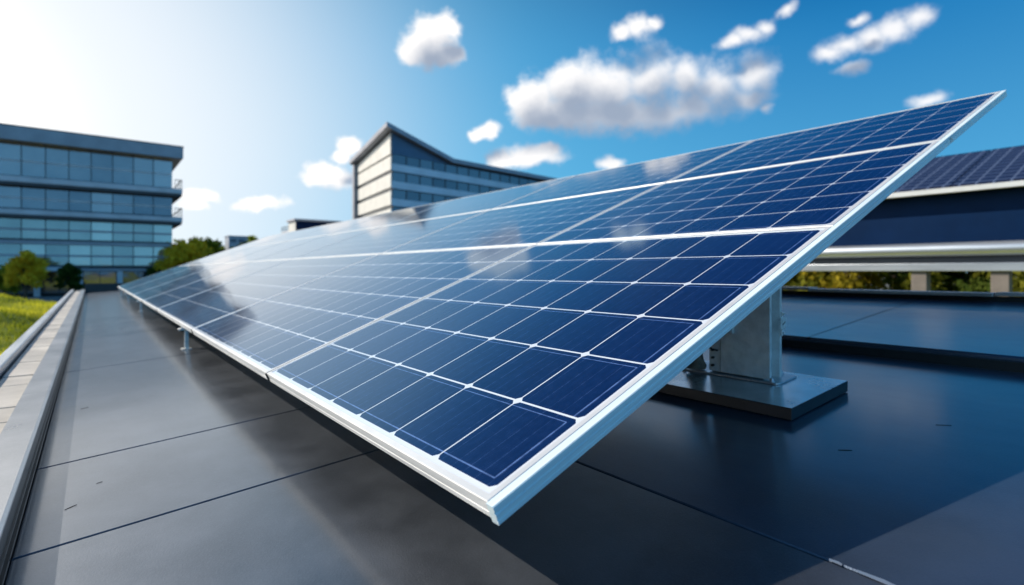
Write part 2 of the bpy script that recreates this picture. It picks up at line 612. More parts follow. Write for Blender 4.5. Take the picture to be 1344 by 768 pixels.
def ground_h(x, y):
    x = np.asarray(x, float)
    y = np.asarray(y, float)
    # grassy bank that rises beside the left edge of the roof
    bx = np.clip((x + .1) / -1.2, 0, 1)
    bx = bx * bx * (3 - 2 * bx)
    far = np.clip((30 - y) / 12.0, 0, 1)
    far = far * far * (3 - 2 * far)
    left = np.clip((x + 26) / 14, 0, 1)
    left = left * left * (3 - 2 * left)
    h = 1.45 * far * left + .80 * np.exp(-((x + 4.2) / 3.6) ** 2 - ((y - 20.5) / 4.5) ** 2) + .28 * np.exp(-((x + 2.6) / 1.6) ** 2 - ((y - 14.5) / 2.3) ** 2)
    h = h + .10 * vnoise(x, y, 1.1, 1) * far + .05 * vnoise(x, y, .45, 2) * far
    inside = (x > -.25) & (x < 4.2) & (y < 16.8)
    edge = np.clip((x + .1) / -.5, 0, 1)
    h = np.where(x > -.6, np.where(y < 18, h * edge * .55 + h * .4 * (x < -.2), h * .9), h)
    h = np.where(x > 4.0, 0, h)
    h = np.where(inside, 0, h)
    return GZ + h * (np.abs(x) < 60)


xs = np.unique(np.concatenate([np.array([-1500, -900, -500, -250, -120, -70, -45]), np.arange(-34, -8, .8), np.arange(-8, 4.4, .2), np.arange(5, 40, 2.5), np.array([50, 80, 140, 260, 500, 900, 1500])]))
ys = np.unique(np.concatenate([np.array([-900, -400, -150, -60, -30, -15, -8]), np.arange(-4, 34, .25), np.arange(34, 90, 3), np.array([110, 150, 220, 400, 800, 1500, 2600])]))
X, Y = np.meshgrid(xs, ys)
Z = ground_h(X, Y)
V = np.stack([X, Y, Z], -1).reshape(-1, 3)
nx = len(xs)
ii = np.arange((len(ys) - 1) * nx).reshape(-1, nx)[:, :-1].ravel()
F = np.stack([ii, ii + 1, ii + 1 + nx, ii + nx], 1)
me = bpy.data.meshes.new('ground')
me.from_pydata(V.tolist(), [], F.tolist())
me.materials.append(MT['grass'])
me.polygons.foreach_set('use_smooth', [True] * len(me.polygons))
g = bpy.data.objects.new('ground', me)
COL.objects.link(g)
tag(g, kind='structure')

MB().box(-60, 60, 56, 73, GZ - .2, GZ + .03).build('pavement', MT['paving'])
tag(bpy.data.objects['pavement'], kind='structure')

# grass blades on the bank (uncountable)
NB = 60000
bx = -.45 - 13 * rng.random(NB) ** 1.3
by = 2.5 + 22 * rng.random(NB)
bz = ground_h(bx, by)
hh = .05 + .07 * rng.random(NB)
an = rng.random(NB) * 6.283
w = .006 + .008 * rng.random(NB)
cx, cy = np.cos(an) * w, np.sin(an) * w
lx, ly = (rng.random(NB) - .5) * .08, (rng.random(NB) - .5) * .08
v = np.empty((NB, 3, 3))
v[:, 0] = np.stack([bx - cx, by - cy, bz - .01], 1)
v[:, 1] = np.stack([bx + cx, by + cy, bz - .01], 1)
v[:, 2] = np.stack([bx + lx, by + ly, bz + hh], 1)


def fast_mesh(name, verts, nper, mats, mi=None):
    verts = np.ascontiguousarray(verts.reshape(-1, 3), dtype=np.float32)
    n = len(verts) // nper
    me = bpy.data.meshes.new(name)
    me.vertices.add(len(verts))
    me.vertices.foreach_set('co', verts.ravel())
    me.loops.add(len(verts))
    me.loops.foreach_set('vertex_index', np.arange(len(verts), dtype=np.int32))
    me.polygons.add(n)
    me.polygons.foreach_set('loop_start', np.arange(0, len(verts), nper, dtype=np.int32))
    me.polygons.foreach_set('loop_total', np.full(n, nper, dtype=np.int32))
    for m in mats:
        me.materials.append(m)
    if mi is not None:
        me.polygons.foreach_set('material_index', mi.astype(np.int32))
    me.update(calc_edges=True)
    o = bpy.data.objects.new(name, me)
    COL.objects.link(o)
    return o


gb = fast_mesh('grass', v, 3, [MT['blade']])
tag(gb, kind='stuff')


# ------------------------------------------------------------------ our roof
KR = .082          # rise of the roof across X


def rz(x):
    return -.504 + KR * x


RY0, RY1 = -3.0, 16.2
bld = empty('low_building', (0, 0, 0), label='flat roof of dark metal sheets that carries the long tilted solar array', cat='building')

deck = MB()
yc = [RY0, -1.9, 1.31, 1.865, 3.56, 5.2, 6.9, 8.6, 10.4, 12.2, 14.1, RY1]
yr = [RY0, -1.3, 3.0, 5.8, 8.8, 11.8, RY1]


def sheet(mb, x0, x1, y0, y1, g=.0022, t=.012, off=0., mi=0):
    zf = lambda x: rz(x) + off
    a, b, c, d = x0 + g, x1 - g, y0 + g, y1 - g
    e = .0022
    v = []
    for (xx0, xx1, yy0, yy1, dz) in ((a, b, c, d, -t), (a, b, c, d, -e), (a + e, b - e, c + e, d - e, 0)):
        v += [(xx0, yy0, zf(xx0) + dz), (xx1, yy0, zf(xx1) + dz), (xx1, yy1, zf(xx1) + dz), (xx0, yy1, zf(xx0) + dz)]
    f = [(8, 9, 10, 11)]
    for r_ in (0, 4):
        for k in range(4):
            f.append((r_ + k, r_ + (k + 1) % 4, r_ + 4 + (k + 1) % 4, r_ + 4 + k))
    mb.add(v, f, mi)


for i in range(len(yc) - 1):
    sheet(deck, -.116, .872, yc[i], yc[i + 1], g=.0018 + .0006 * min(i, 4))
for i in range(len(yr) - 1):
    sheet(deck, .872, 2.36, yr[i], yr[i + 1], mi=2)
# underlay seen as the dark line in the joints
deck.add([(-.12, RY0, rz(-.12) - .009), (2.36, RY0, rz(2.36) - .009), (2.36, RY1, rz(2.36) - .009), (-.12, RY1, rz(-.12) - .009)], [(0, 1, 2, 3)], 1)
deck.build('roof_deck', [MT['roof'], MT['black'], MT['roofshade']], bld)

# chip of bare metal at the long joint, dents
ch = MB()
for (x, y, l, w_) in ((.872, .29, .055, .006), (.874, .345, .02, .0045)):
    z = rz(x) + .0009
    ch.add([(x - w_, y - l * .5, rz(x - w_) + .0009), (x + w_ * .4, y - l * .42, z), (x + w_, y - l * .1, z), (x + w_ * .7, y + l * .5, z), (x - w_ * .6, y + l * .42, z)], [(0, 1, 2, 3, 4)])
ch.build('worn_joint', MT['silver'], bld)


def dent(x, y, l, w_, a):
    mb = MB()
    n = 14
    top, bot = [], []
    for i in range(n + 1):
        t = i / n * 2 - 1
        hw = w_ * (1 - t * t)
        cx_, cy_ = t * l, math.sin(t * 2) * w_ * .4
        for sgn, lst in ((1, top), (-1, bot)):
            px, py = cx_, cy_ + sgn * hw
            X_ = x + px * math.cos(a) - py * math.sin(a)
            Y_ = y + px * math.sin(a) + py * math.cos(a)
            lst.append((X_, Y_, rz(X_) + .0006 + (.0012 if sgn > 0 else 0)))
    v = top + bot
    mb.add(v, [(i, i + 1, i + 2 + n, i + 1 + n) for i in range(n)], 0, True)
    return mb


dent(-.035, 1.50, .012, .0016, .5).build('scratch', MT['black'], bld)
dent(.015, 1.62, .006, .0010, .2).build('scratch', MT['black'], bld)
dent(-.02, 2.55, .012, .0016, .3).build('scratch', MT['black'], bld)
dent(1.315, .50, .014, .0022, -1.0).build('scratch', MT['black'], bld)
dent(1.62, .40, .016, .0012, -1.0).build('scratch', MT['black'], bld)

# left edge: cap, tray with slabs, outer rail
zc = -.430
cap = MB()
ysg = [RY0, -.4, 2.55, 5.4, 8.3, 11.2, 14.0, RY1]
for i in range(len(ysg) - 1):
    a, b = ysg[i] + .0012, ysg[i + 1] - .0012
    cap.prism([(-.1165, zc - .006), (-.1165, zc), (-.123, zc + .0035), (-.191, zc), (-.191, zc - .020), (-.128, zc - .016)], 'y', a, b)
cap.build('edge_cap', MT['cap'], bld, bevel=.001)
up = MB()
up.box(-.1205, -.1175, RY0, RY1, rz(-.116) - .01, zc - .007)
up.box(-.1180, -.1120, RY0, RY1, rz(-.116) + .010, rz(-.116) + .018)
up.box(-.1180, -.1140, RY0, RY1, rz(-.116) + .034, rz(-.116) + .040)
up.build('upstand', MT['darkface'], bld)
tray = MB()
yt = RY0
slabl = .24
while yt < RY1 - .1:
    wy = slabl * random.uniform(.97, 1.03)
    z0 = -.462 + random.uniform(-.002, .002)
    tray.box(-.306, -.1935, yt + .011, min(yt + wy, RY1), z0 - .012, z0)
    yt += wy
tray.build('edge_tray', MT['tray'], bld, bevel=.0015)
MB().box(-.329, -.1925, RY0, RY1, -.50, -.4765).build('tray_bed', MT['black'], bld)
orail = MB()
for i in range(len(ysg) - 1):
    orail.prism([(-.318, -.474), (-.318, -.428), (-.323, -.424), (-.368, -.430), (-.374, -.437), (-.376, -.52), (-.370, -.52), (-.330, -.474)], 'y', ysg[i] + .8 * (i > 0), (ysg[i + 1] + .8 if i < len(ysg) - 2 else RY1) - .002)
orail.build('outer_trim', MT['silver'], bld, bevel=.001)
MB().box(-.366, 2.3, RY0 + .01, RY1 - .01, -2.65, -.66).build('wall', MT['concrete'], bld)
MB().box(2.302, 3.74, RY0 + .01, RY1 - .01, -2.65, -.42).build('wall', MT['concrete'], bld)
MB().box(-.12, 2.3, RY1 + .002, RY1 + .03, -.66, -.29).build('end_trim', MT['darkface'], bld)

# raised strip at the right with its dark step and the back edge
step = MB()


def rz2(x):
    return -.270 + KR * (x - 2.32)


segs = [(RY0, 1.02), (1.02, 3.9), (3.9, 7.2), (7.2, 11.0), (11.0, RY1)]
for (a, b) in segs:
    g_ = .003
    z0, z1 = rz2(2.32), rz2(3.72)
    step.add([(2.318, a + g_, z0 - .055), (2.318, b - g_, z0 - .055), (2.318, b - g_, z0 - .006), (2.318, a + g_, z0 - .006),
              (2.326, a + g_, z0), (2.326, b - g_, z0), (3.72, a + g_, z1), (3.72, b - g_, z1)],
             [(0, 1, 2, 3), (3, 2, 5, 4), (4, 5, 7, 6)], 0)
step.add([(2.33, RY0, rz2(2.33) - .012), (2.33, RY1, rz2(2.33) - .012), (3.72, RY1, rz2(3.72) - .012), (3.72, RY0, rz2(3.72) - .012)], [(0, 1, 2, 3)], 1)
step.build('raised_roof', [MT['roofshade'], MT['black']], bld)
MB().box(2.290, 2.315, RY0, RY1, rz(2.3) - .004, rz2(2.32) - .014).build('step_skirt', MT['black'], bld, bevel=.002)
be = MB()
for k, (a, b) in enumerate([(RY0, .70), (.70, 1.62), (1.62, 6.0), (6.0, RY1)]):
    dz = (.0, -.004, .004, 0)[k]
    be.box(3.700 - (.03 if k == 1 else 0), 3.83, a + .002, b - .002, -.128 + dz, -.110 + dz, 0)
be.build('back_cap', MT['cap'], bld, bevel=.002)
MB().box(3.722, 3.80, RY0, RY1, -.42, -.133).build('back_upstand', MT['black'], bld)

# ------------------------------------------------------------------ solar array
TILT = math.atan2(1130, 2860)
P0 = Vector((.415, .581, -.309))
ur = Vector((math.cos(TILT), 0, math.sin(TILT)))
nr = Vector((-math.sin(TILT), 0, math.cos(TILT)))


def pl(s, y, n=0):
    return P0 + ur * s + Vector((0, y, 0)) + nr * n


ROWS = [0, 1.153, 2.100, 3.075]
COLS = [0, 1.175, 2.74, 4.70, 6.30, 8.05, 10.2, 13.0]
FD = .028   # frame depth


def panel(s0, s1, y0, y1, label, r_, c_):
    e = empty('solar_module', pl(s0, y0), (0, -TILT, 0), label, 'solar panel', 'panels of the long tilted array')
    L_, W_ = s1 - s0, y1 - y0
    g_ = .0034
    lip = .0115
    x0, x1, ya, yb = g_, L_ - g_, g_, W_ - g_
    if c_ == 0:
        ya = .014
    # frame: four extrusions with a stepped profile, mitred
    prof = [(0, -FD), (0, -.0195), (.0006, -.0190), (.0006, -.0130), (0, -.0125), (0, -.0012), (.0012, .0), (lip, 0), (lip, -.004), (.004, -.004), (.004, -FD + .002), (.016, -FD + .002), (.016, -FD)]
    mb = MB()
    n = len(prof)
    rings = []
    for (sx, sy, cx_, cy_) in ((1, 1, x0, ya), (-1, 1, x1, ya), (-1, -1, x1, yb), (1, -1, x0, yb)):
        rings.append([(cx_ + sx * p[0], cy_ + sy * p[0], p[1]) for p in prof])
    v = [p for r2 in rings for p in r2]
    f = []
    for k in range(4):
        for i in range(n):
            a, b = k * n + i, k * n + (i + 1) % n
            c, d = ((k + 1) % 4) * n + (i + 1) % n, ((k + 1) % 4) * n + i
            f.append((a, b, c, d))
    mb.add(v, f)
    mb.build('frame', MT['frame'], e)
    # laminate: white backsheet margin + grid of cells with their own UV
    mx, my = lip + .0085, lip + .0040
    nu = 6
    nv = max(3, round((W_ - 2 * my) / .158))
    X0, X1, Y0, Y1 = x0 + mx, x1 - mx * .8, ya + my, yb - my
    zz = -.0016
    verts, faces, uvc, uve, mi = [], [], [], [], []
    xsn = np.linspace(X0, X1, nu + 1)
    ysn = np.linspace(Y0, Y1, nv + 1)
    for i in range(nu):
        for j in range(nv):
            o = len(verts)
            verts += [(xsn[i], ysn[j], zz), (xsn[i + 1], ysn[j], zz), (xsn[i + 1], ysn[j + 1], zz), (xsn[i], ysn[j + 1], zz)]
            faces.append((o, o + 1, o + 2, o + 3))
            uvc += [(0, 0), (1, 0), (1, 1), (0, 1)]
            rr = random.random() * .95
            uve += [(1. if (j == 0) else 0., (2. if i == 0 else 0.) + rr)] * 4
            mi.append(0)
    for (a, b, c, d) in ((x0 + .004, X0, ya + .004, yb - .004), (X1, x1 - .004, ya + .004, yb - .004), (X0, X1, ya + .004, Y0), (X0, X1, Y1, yb - .004)):
        o = len(verts)
        verts += [(a, c, zz), (b, c, zz), (b, d, zz), (a, d, zz)]
        faces.append((o, o + 1, o + 2, o + 3))
        uvc += [(.0, .5)] * 4
        uve += [(0, 0)] * 4
        mi.append(0)
    me = bpy.data.meshes.new('glass_laminate')
    me.from_pydata(verts, [], faces)
    u1 = me.uv_layers.new(name='cell')
    u1.data.foreach_set('uv', np.array(uvc, dtype=np.float32).ravel())
    u2 = me.uv_layers.new(name='edge')
    u2.data.foreach_set('uv', np.array(uve, dtype=np.float32).ravel())
    me.materials.append(MT['cells'])
    o = bpy.data.objects.new('glass_laminate', me)
    COL.objects.link(o)
    o.parent = e
    if c_ < len(COLS) - 2:
        MB().box(-.0005, L_ - .0045, W_ - .0030, W_ + .0030, -.026, -.0009).build('gap_shade_strip', MT['cable'], e)  # dark strip added in place of the shade between module columns
    bk = MB().box(x0 + .0165, x1 - .0165, ya + .0165, yb - .0165, -.012, -.009)
    bk.build('backsheet', MT['backsheet'], e)
    return e


rown = ['bottom', 'middle', 'top']
ordn = ['nearest', 'second', 'third', 'fourth', 'fifth', 'sixth', 'farthest']
for r_ in range(3):
    for c_ in range(len(COLS) - 1):
        if c_ == 0:
            lab = {0: 'large deep blue solar panel at the near bottom corner of the array',
                   1: 'near end solar panel in the middle row, between the two white seams',
                   2: 'near end solar panel in the top row, reaching the raised tip'}[r_]
        elif c_ == len(COLS) - 2:
            lab = f'farthest solar panel in the {rown[r_]} row, at the end toward the glass building'
        else:
            lab = f'{ordn[c_]} solar panel from the near end in the {rown[r_]} row of the array'
        panel(ROWS[r_], ROWS[r_ + 1], COLS[c_], COLS[c_ + 1], lab, r_, c_)

# grooved rail along the near end of the array
er = empty('edge_rail', pl(0, 0), (0, -TILT, 0), 'pale blue grooved aluminium rail along the sloping near end of the array', 'rail')
mb = MB()
prof = [(0.0018, -.0005), (-.0125, -.0005), (-.0140, -.0020), (-.0140, -.0105), (-.0118, -.0118), (-.0118, -.0150), (-.0140, -.0163),
        (-.0140, -.0225), (-.0124, -.0235), (-.0124, -.0262), (-.0140, -.0272), (-.0140, -.0335), (-.0120, -.0350), (.0018, -.0350)]
prof = [(p[0] + .0115, p[1] * .86) for p in prof]
mb.prism(prof, 'x', .0005, ROWS[-1] - .0005)
mb.build('extrusion', MT['rail'], er)
jb = MB()
jb.box(2.155, 2.185, -.0035, -.0027, -.026, -.005)
jb.tube([(2.17, -.0025, -.016), (2.17, -.006, -.016)], .0045, 8)
jb.build('splice_bolt', MT['post'], er, bevel=.0005)

# long rails below the panels
for k, s_ in enumerate((.62, 1.52, 2.5)):
    lab = ['aluminium rail under the bottom row of panels', 'aluminium rail under the middle row of panels, on the post', 'aluminium rail under the top row of panels'][k]
    o = MB().box(-.02, .02, .40, 12.9, -.042, 0).build('mounting_rail', MT['post'], None, bevel=.002)
    o.location = pl(s_, .02, -FD - .0045)
    o.rotation_euler = (0, -TILT, 0)
    tag(o, lab, 'rail', 'rails under the array')

# feet along the lower edge


def foot(y, label):
    x = .452
    e = empty('support_bracket', (x, y, rz(x)), label=label, cat='bracket', group='brackets under the lower edge of the array')
    top = .118
    MB().prism([(-.026, 0), (.026, 0), (.026, .004), (-.026, .004)], 'y', -.03, .03).build('base', MT['post'], e, bevel=.001)
    p = MB()
    p.box(-.010, .010, -.012, -.008, .004, top)
    p.box(-.010, .010, .008, .012, .004, top)
    p.box(-.004, .004, -.008, .008, .004, top)
    p.build('post', MT['post'], e, bevel=.0008)
    h = MB()
    h.prism([(-.040, top - .004), (.016, top + .0), (.016, top + .022), (-.012, top + .012), (-.034, top + .008), (-.045, top + .004)], 'y', -.022, .022)
    h.build('clamp', MT['frame'], e, bevel=.0015)
    MB().tube([(-.024, -.010, top + .004), (-.024, -.010, top + .018)], .006, 6).build('bolt', MT['silver'], e)
    MB().tube([(0, -.012, .09), (0, -.018, .09)], .006, 6).build('bolt', MT['silver'], e)
    return e


f_lab = ['small clamp bracket under the lower edge, nearest of the row of brackets', 'second clamp bracket under the lower edge, beyond the nearest one',
         'third clamp bracket under the lower edge of the array', 'farthest clamp bracket at the distant end of the lower edge']
for k, y in enumerate((3.78, 7.6, 10.3, 12.9)):
    foot(y, f_lab[k])

# stand at the right: plinth, flange and steel column
px0, px1, py0, py1 = 1.425, 1.775, .667, 1.32
pz = rz(1.425)
st = empty('support_stand', (1.66, .95, rz(1.66)), label='galvanised steel column on a dark square plinth beneath the near end', cat='support stand')
sx, sy, sz = 1.66, .95, rz(1.66)
pb = MB()
v = []
for (dx, z_) in ((0, .002), (0, .034)):
    v += [(px0 - sx, py0 - sy, rz(px0) + z_ - sz), (px1 - sx, py0 - sy, rz(px1) + z_ - sz), (px1 - sx, py1 - sy, rz(px1) + z_ - sz), (px0 - sx, py1 - sy, rz(px0) + z_ - sz)]
pb.add(v, [(0, 3, 2, 1), (4, 5, 6, 7), (0, 1, 5, 4), (1, 2, 6, 5), (2, 3, 7, 6), (3, 0, 4, 7)])
pb.mi = [1, 0, 1, 1, 1, 1]  # dark sides: the array's shade put into the plinth colour
pb.build('plinth', [MT['plate'], MT['darkface']], st, bevel=.002)
# flange with rounded corners
fl = MB()
fx0, fx1, fy0, fy1 = 1.605, 1.730, .790, 1.135
pts = []
rr = .014
for (cx_, cy_, a0) in ((fx1 - rr, fy1 - rr, 0), (fx0 + rr, fy1 - rr, 90), (fx0 + rr, fy0 + rr, 180), (fx1 - rr, fy0 + rr, 270)):
    for k in range(5):
        a = R(a0 + k * 22.5)
        pts.append((cx_ + rr * math.cos(a), cy_ + rr * math.sin(a)))
n = len(pts)
v = [(p[0] - sx, p[1] - sy, rz(p[0]) + .0345 - sz) for p in pts] + [(p[0] - sx, p[1] - sy, rz(p[0]) + .0395 - sz) for p in pts]
fl.add(v, [tuple(range(n)), tuple(range(n, 2 * n))] + [(i, (i + 1) % n, n + (i + 1) % n, n + i) for i in range(n)])
fl.build('flange', MT['silver'], st, bevel=.001)


def ztop(x):     # underside of the panels above x
    return (x - P0.x) * math.tan(TILT) + P0.z - (FD + .0475) / math.cos(TILT)


colm = MB()
zb = rz(1.66) + .040
x0c, x1c = 1.618, 1.692


def vbox(mb, a, b, c, d, zbot=zb):
    v = [(a, c, zbot), (b, c, zbot), (b, d, zbot), (a, d, zbot), (a, c, ztop(a)), (b, c, ztop(b)), (b, d, ztop(b)), (a, d, ztop(a))]
    v = [(p[0] - sx, p[1] - sy, p[2] - sz) for p in v]
    mb.add(v, [(0, 3, 2, 1), (4, 5, 6, 7), (0, 1, 5, 4), (1, 2, 6, 5), (2, 3, 7, 6), (3, 0, 4, 7)])


vbox(colm, x0c, x0c + .012, .822, .985)       # left flange: wide plate facing the panels' low side
vbox(colm, x1c - .013, x1c, .822, .985)       # right flange
vbox(colm, x0c + .012, x1c - .013, .850, .858)  # web set back between the flanges
colm.build('column', MT['post'], st, bevel=.0012)
wb = MB()
vbox(wb, x0c + .004, x1c - .004, .988, 1.028)
wb.build('rear_channel', MT['post'], st, bevel=.001)
# beige sleeve with cable tangle
slv = MB()
cxs, cys = 1.612, 1.072
slv.tube([(cxs - sx, cys - sy, zb - sz + .002), (cxs - sx, cys - sy, zb - sz + .012), (cxs - sx, cys - sy, zb - sz + .080), (cxs + .004 - sx, cys - sy, zb - sz + .105)], [.033, .035, .030, .024], 14)
slv.build('beige_sleeve', MT['beige'], st)
cb = MB()
for k in range(6):
    p0 = Vector((cxs - sx + random.uniform(-.01, .01), cys - sy + random.uniform(-.012, .012), zb - sz + .10))
    p3 = Vector((x0c - sx - .006, .99 - sy + random.uniform(-.03, .03), zb - sz + random.uniform(.10, .19)))
    pts = []
    for i in range(9):
        t = i / 8
        q = p0.lerp(p3, t) + Vector((-.02 * math.sin(t * 3.1) * (k % 3), 0, .035 * math.sin(t * 3.1 + .4 * k)))
        pts.append(q)
    cb.tube(pts, .0032, 6)
for z_ in (.02, .045, .07, .095, .12, .15):
    cb.tube([(x0c - sx - .009, 1.01 - sy, zb - sz + z_), (x0c - sx + .0, 1.01 - sy, zb - sz + z_)], .0045, 6)
cb.build('cable', MT['cable'], st)
jbx = MB()
jbx.box(x0c - sx - .016, x0c - sx - .001, .935 - sy, .985 - sy, zb - sz + .13, zb - sz + .19)
jbx.build('junction_box', MT['plastic'], st, bevel=.002)
# latch clipped to the right flange of the column
lt = MB()
lx = x1c - sx - .010
lz = zb - sz + .150
ly_ = .8205 - sy
lt.box(lx - .017, lx + .015, ly_ - .009, ly_ - .001, lz, lz + .036)
lt.box(lx - .011, lx + .007, ly_ - .011, ly_ - .009, lz + .006, lz + .030)
lt.box(lx - .004, lx + .002, ly_ - .006, ly_ - .001, lz - .022, lz)
lt.box(lx - .003, lx + .001, ly_ - .006, ly_ - .001, lz + .036, lz + .052)
lt.tube([(lx - .001, ly_ - .003, lz + .046), (lx - .001, ly_ - .012, lz + .046)], .0035, 6)
lt.tube([(lx + .003, ly_ - .001, lz - .012), (lx + .003, ly_ - .010, lz - .012)], .003, 6)
ld = MB().box(-.0085, .0085, -.0009, .0009, -.0010, .0010)
lto = lt.build('latch', MT['plastic'], st, bevel=.001)
o = ld.build('latch_slot', MT['black'], lto)
o.location = (lx - .002, ly_ - .0118, lz + .019)
o.rotation_euler = (0, R(-28), 0)
for (bx_, by_) in ((1.724, .84), (1.617, .815), (1.724, 1.05), (1.617, 1.12)):
    z_ = rz(bx_) + .0395 - sz
    bo = MB()
    bo.tube([(bx_ - sx, by_ - sy, z_), (bx_ - sx, by_ - sy, z_ + .003)], .0085, 14)
    bo.tube([(bx_ - sx, by_ - sy, z_ + .003), (bx_ - sx, by_ - sy, z_ + .010)], .0055, 6)
    bo.build('anchor_bolt', MT['silver'], st)


# ------------------------------------------------------------------ neighbour: solar canopy on posts
CX = 10.0
cn = empty('solar_canopy', (CX, 3, GZ), label='long navy walled canopy with a solar roof, standing on tan columns', cat='canopy')


def cpart(mb, name, m, bevel=0.):
    o = mb.build(name, m, cn, bevel=bevel)
    o.location = (-CX, -3, -GZ)
    return o


CY0, CY1 = -9., 13.
for y in (-8, -5.6, -3.2, -.6, 1.84, 2.78, 5.4, 8., 10.6, 12.7):
    if True:
        cpart(MB().box(CX + .02, CX + .22, y - .1, y + .1, GZ, -.002), 'column', MT['postwarm'], .01)
cpart(MB().box(CX - .03, CX + .30, CY0, CY1, 0, .118), 'lower_beam', MT['silver'], .008)
cpart(MB().box(CX + .10, CX + .16, CY0, CY1, .121, .218), 'recess', MT['soffit'])
cpart(MB().tube([(CX + .06, CY0, .322), (CX + .06, CY1, .322)], .102, 24), 'tube_rail', MT['silver'])
cpart(MB().box(CX + .17, CX + 2.2, CY0, CY1, .123, 1.16), 'cladding', MT['navy'])
cpart(MB().prism([(CX - .02, 1.165), (CX + .17, 1.163), (CX + 2.2, 1.163), (CX + 2.33, 1.98), (CX - .02, 1.205)], 'y', CY0 + .1, CY1 - .1), 'eaves', MT['soffit'])
gt = MB()
gt.prism([(CX - .10, 1.150), (CX - .022, 1.150), (CX - .022, 1.23), (CX - .034, 1.23), (CX - .034, 1.165), (CX - .09, 1.165), (CX - .09, 1.215), (CX - .104, 1.22)], 'y', CY0, CY1)
cpart(gt, 'gutter', MT['frame'])


def tile_mat():
    m = bpy.data.materials.new('solar_roof_grid')
    m.use_nodes = True
    t = NT(m.node_tree)
    b = m.node_tree.nodes['Principled BSDF']
    c = t.N.new('ShaderNodeTexCoord').outputs['Object']
    s_ = t.sep(c)
    fy = t.m('ABSOLUTE', t.m('SUBTRACT', t.m('FRACT', t.m('DIVIDE', s_[1], .19)), .5))
    fx = t.m('ABSOLUTE', t.m('SUBTRACT', t.m('FRACT', t.m('DIVIDE', s_[0], .21)), .5))
    ln = t.m('MAXIMUM', t.m('GREATER_THAN', fy, .435), t.m('MULTIPLY', t.m('GREATER_THAN', fx, .38), .9))
    n = t.noise(c, 6., 3)
    base = t.mix(n, (.002, .006, .028), (.004, .012, .050))
    base = t.mix(t.m('MULTIPLY', ln, .75), base, (.12, .16, .26))
    t.L.new(base, b.inputs['Base Color'])
    b.inputs['Roughness'].default_value = .5
    b.inputs['Specular IOR Level'].default_value = .25
    b.inputs['Coat Weight'].default_value = .12
    b.inputs['Coat Roughness'].default_value = .1
    return m


rf = MB()
yk = CY0 + .05
k = 0
sl = (2.075 - 1.235) / 2.33
while yk < CY1 - .1:
    y2 = min(yk + 1.62, CY1)
    v = [(CX - .02, yk, 1.220), (CX + 2.36, yk, 1.220 + 2.38 * sl), (CX + 2.36, y2 - .02, 1.220 + 2.38 * sl), (CX - .02, y2 - .02, 1.220)]
    v += [(p[0], p[1], p[2] + .035) for p in v]
    q = MB().add(v, [(0, 3, 2, 1), (4, 5, 6, 7), (0, 1, 5, 4), (1, 2, 6, 5), (2, 3, 7, 6), (3, 0, 4, 7)])
    cpart(q, 'roof_module', MT.setdefault('tile', tile_mat()), .004)
    yk = y2
    k += 1


# ------------------------------------------------------------------ trees
def tree(x, y, h, r, leaf, nleaf, lsize, label, name='tree', cat='tree', group=None, trunk=.35, z=None, squash=1., seed=0):
    rg = np.random.default_rng(seed + 100)
    z = float(ground_h(x, y)) if z is None else z
    e = empty(name, (x, y, z), label=label, cat=cat, group=group)
    tb = MB()
    th = h * trunk
    top = Vector((rg.uniform(-.1, .1) * r, rg.uniform(-.1, .1) * r, h * .8))
    pts = [Vector((0, 0, -.1)), Vector((.02 * r, 0, th * .5)), Vector((.05 * r, .03 * r, th)), top * .8 + Vector((0, 0, .1 * h)) * 0, top]
    rad = h * .022 + .02
    tb.tube(pts, [rad * 1.35, rad, rad * .8, rad * .4, rad * .12], 8)
    nl = 11
    cl = []
    for k in range(nl):
        a = k * 2.4 + rg.uniform(-.4, .4)
        t = k / (nl - 1)
        zz = th * .85 + (h - th) * (.12 + .72 * t)
        rr_ = r * (.42 + .5 * math.sin(math.pi * (.22 + .68 * t))) * rg.uniform(.75, 1.1) * .8
        p0 = Vector((0, 0, th * .7 + (h * .75 - th * .7) * t))
        p1 = Vector((math.cos(a) * rr_, math.sin(a) * rr_, zz))
        mid = p0.lerp(p1, .5) + Vector((0, 0, .06 * h))
        tb.tube([p0, mid, p1], [rad * .45, rad * .25, rad * .08], 5)
        cl.append((p1, r * rg.uniform(.30, .46)))
        if rg.random() < .7:
            cl.append((p1.lerp(Vector((0, 0, zz + .05 * h)), .45), r * rg.uniform(.3, .42)))
    cl.append((Vector((top.x, top.y, h * .93)), r * .30))
    tb.build('trunk', MT['bark'], e)
    wts = np.array([c[1] ** 2 for c in cl])
    idx = rg.choice(len(cl), nleaf, p=wts / wts.sum())
    C = np.array([tuple(c[0]) for c in cl])[idx]
    RR = np.array([c[1] for c in cl])[idx]
    d = rg.normal(size=(nleaf, 3))
    d /= np.linalg.norm(d, axis=1, keepdims=True)
    rad_ = RR * (rg.random(nleaf) ** .45) * rg.uniform(.8, 1.15, nleaf)
    Pp = C + d * rad_[:, None] * np.array([1, 1, .78 * squash])
    a = rg.normal(size=(nleaf, 3))
    a /= np.linalg.norm(a, axis=1, keepdims=True)
    b = np.cross(a, rg.normal(size=(nleaf, 3)))
    b /= np.linalg.norm(b, axis=1, keepdims=True)
    s_ = lsize * rg.uniform(.6, 1.3, (nleaf, 1))
    q = np.stack([Pp - a * s_, Pp - b * s_ * .55, Pp + a * s_, Pp + b * s_ * .55], 1)
    o = fast_mesh('crown', q, 4, [MT[leaf]])
    o.parent = e
    return e


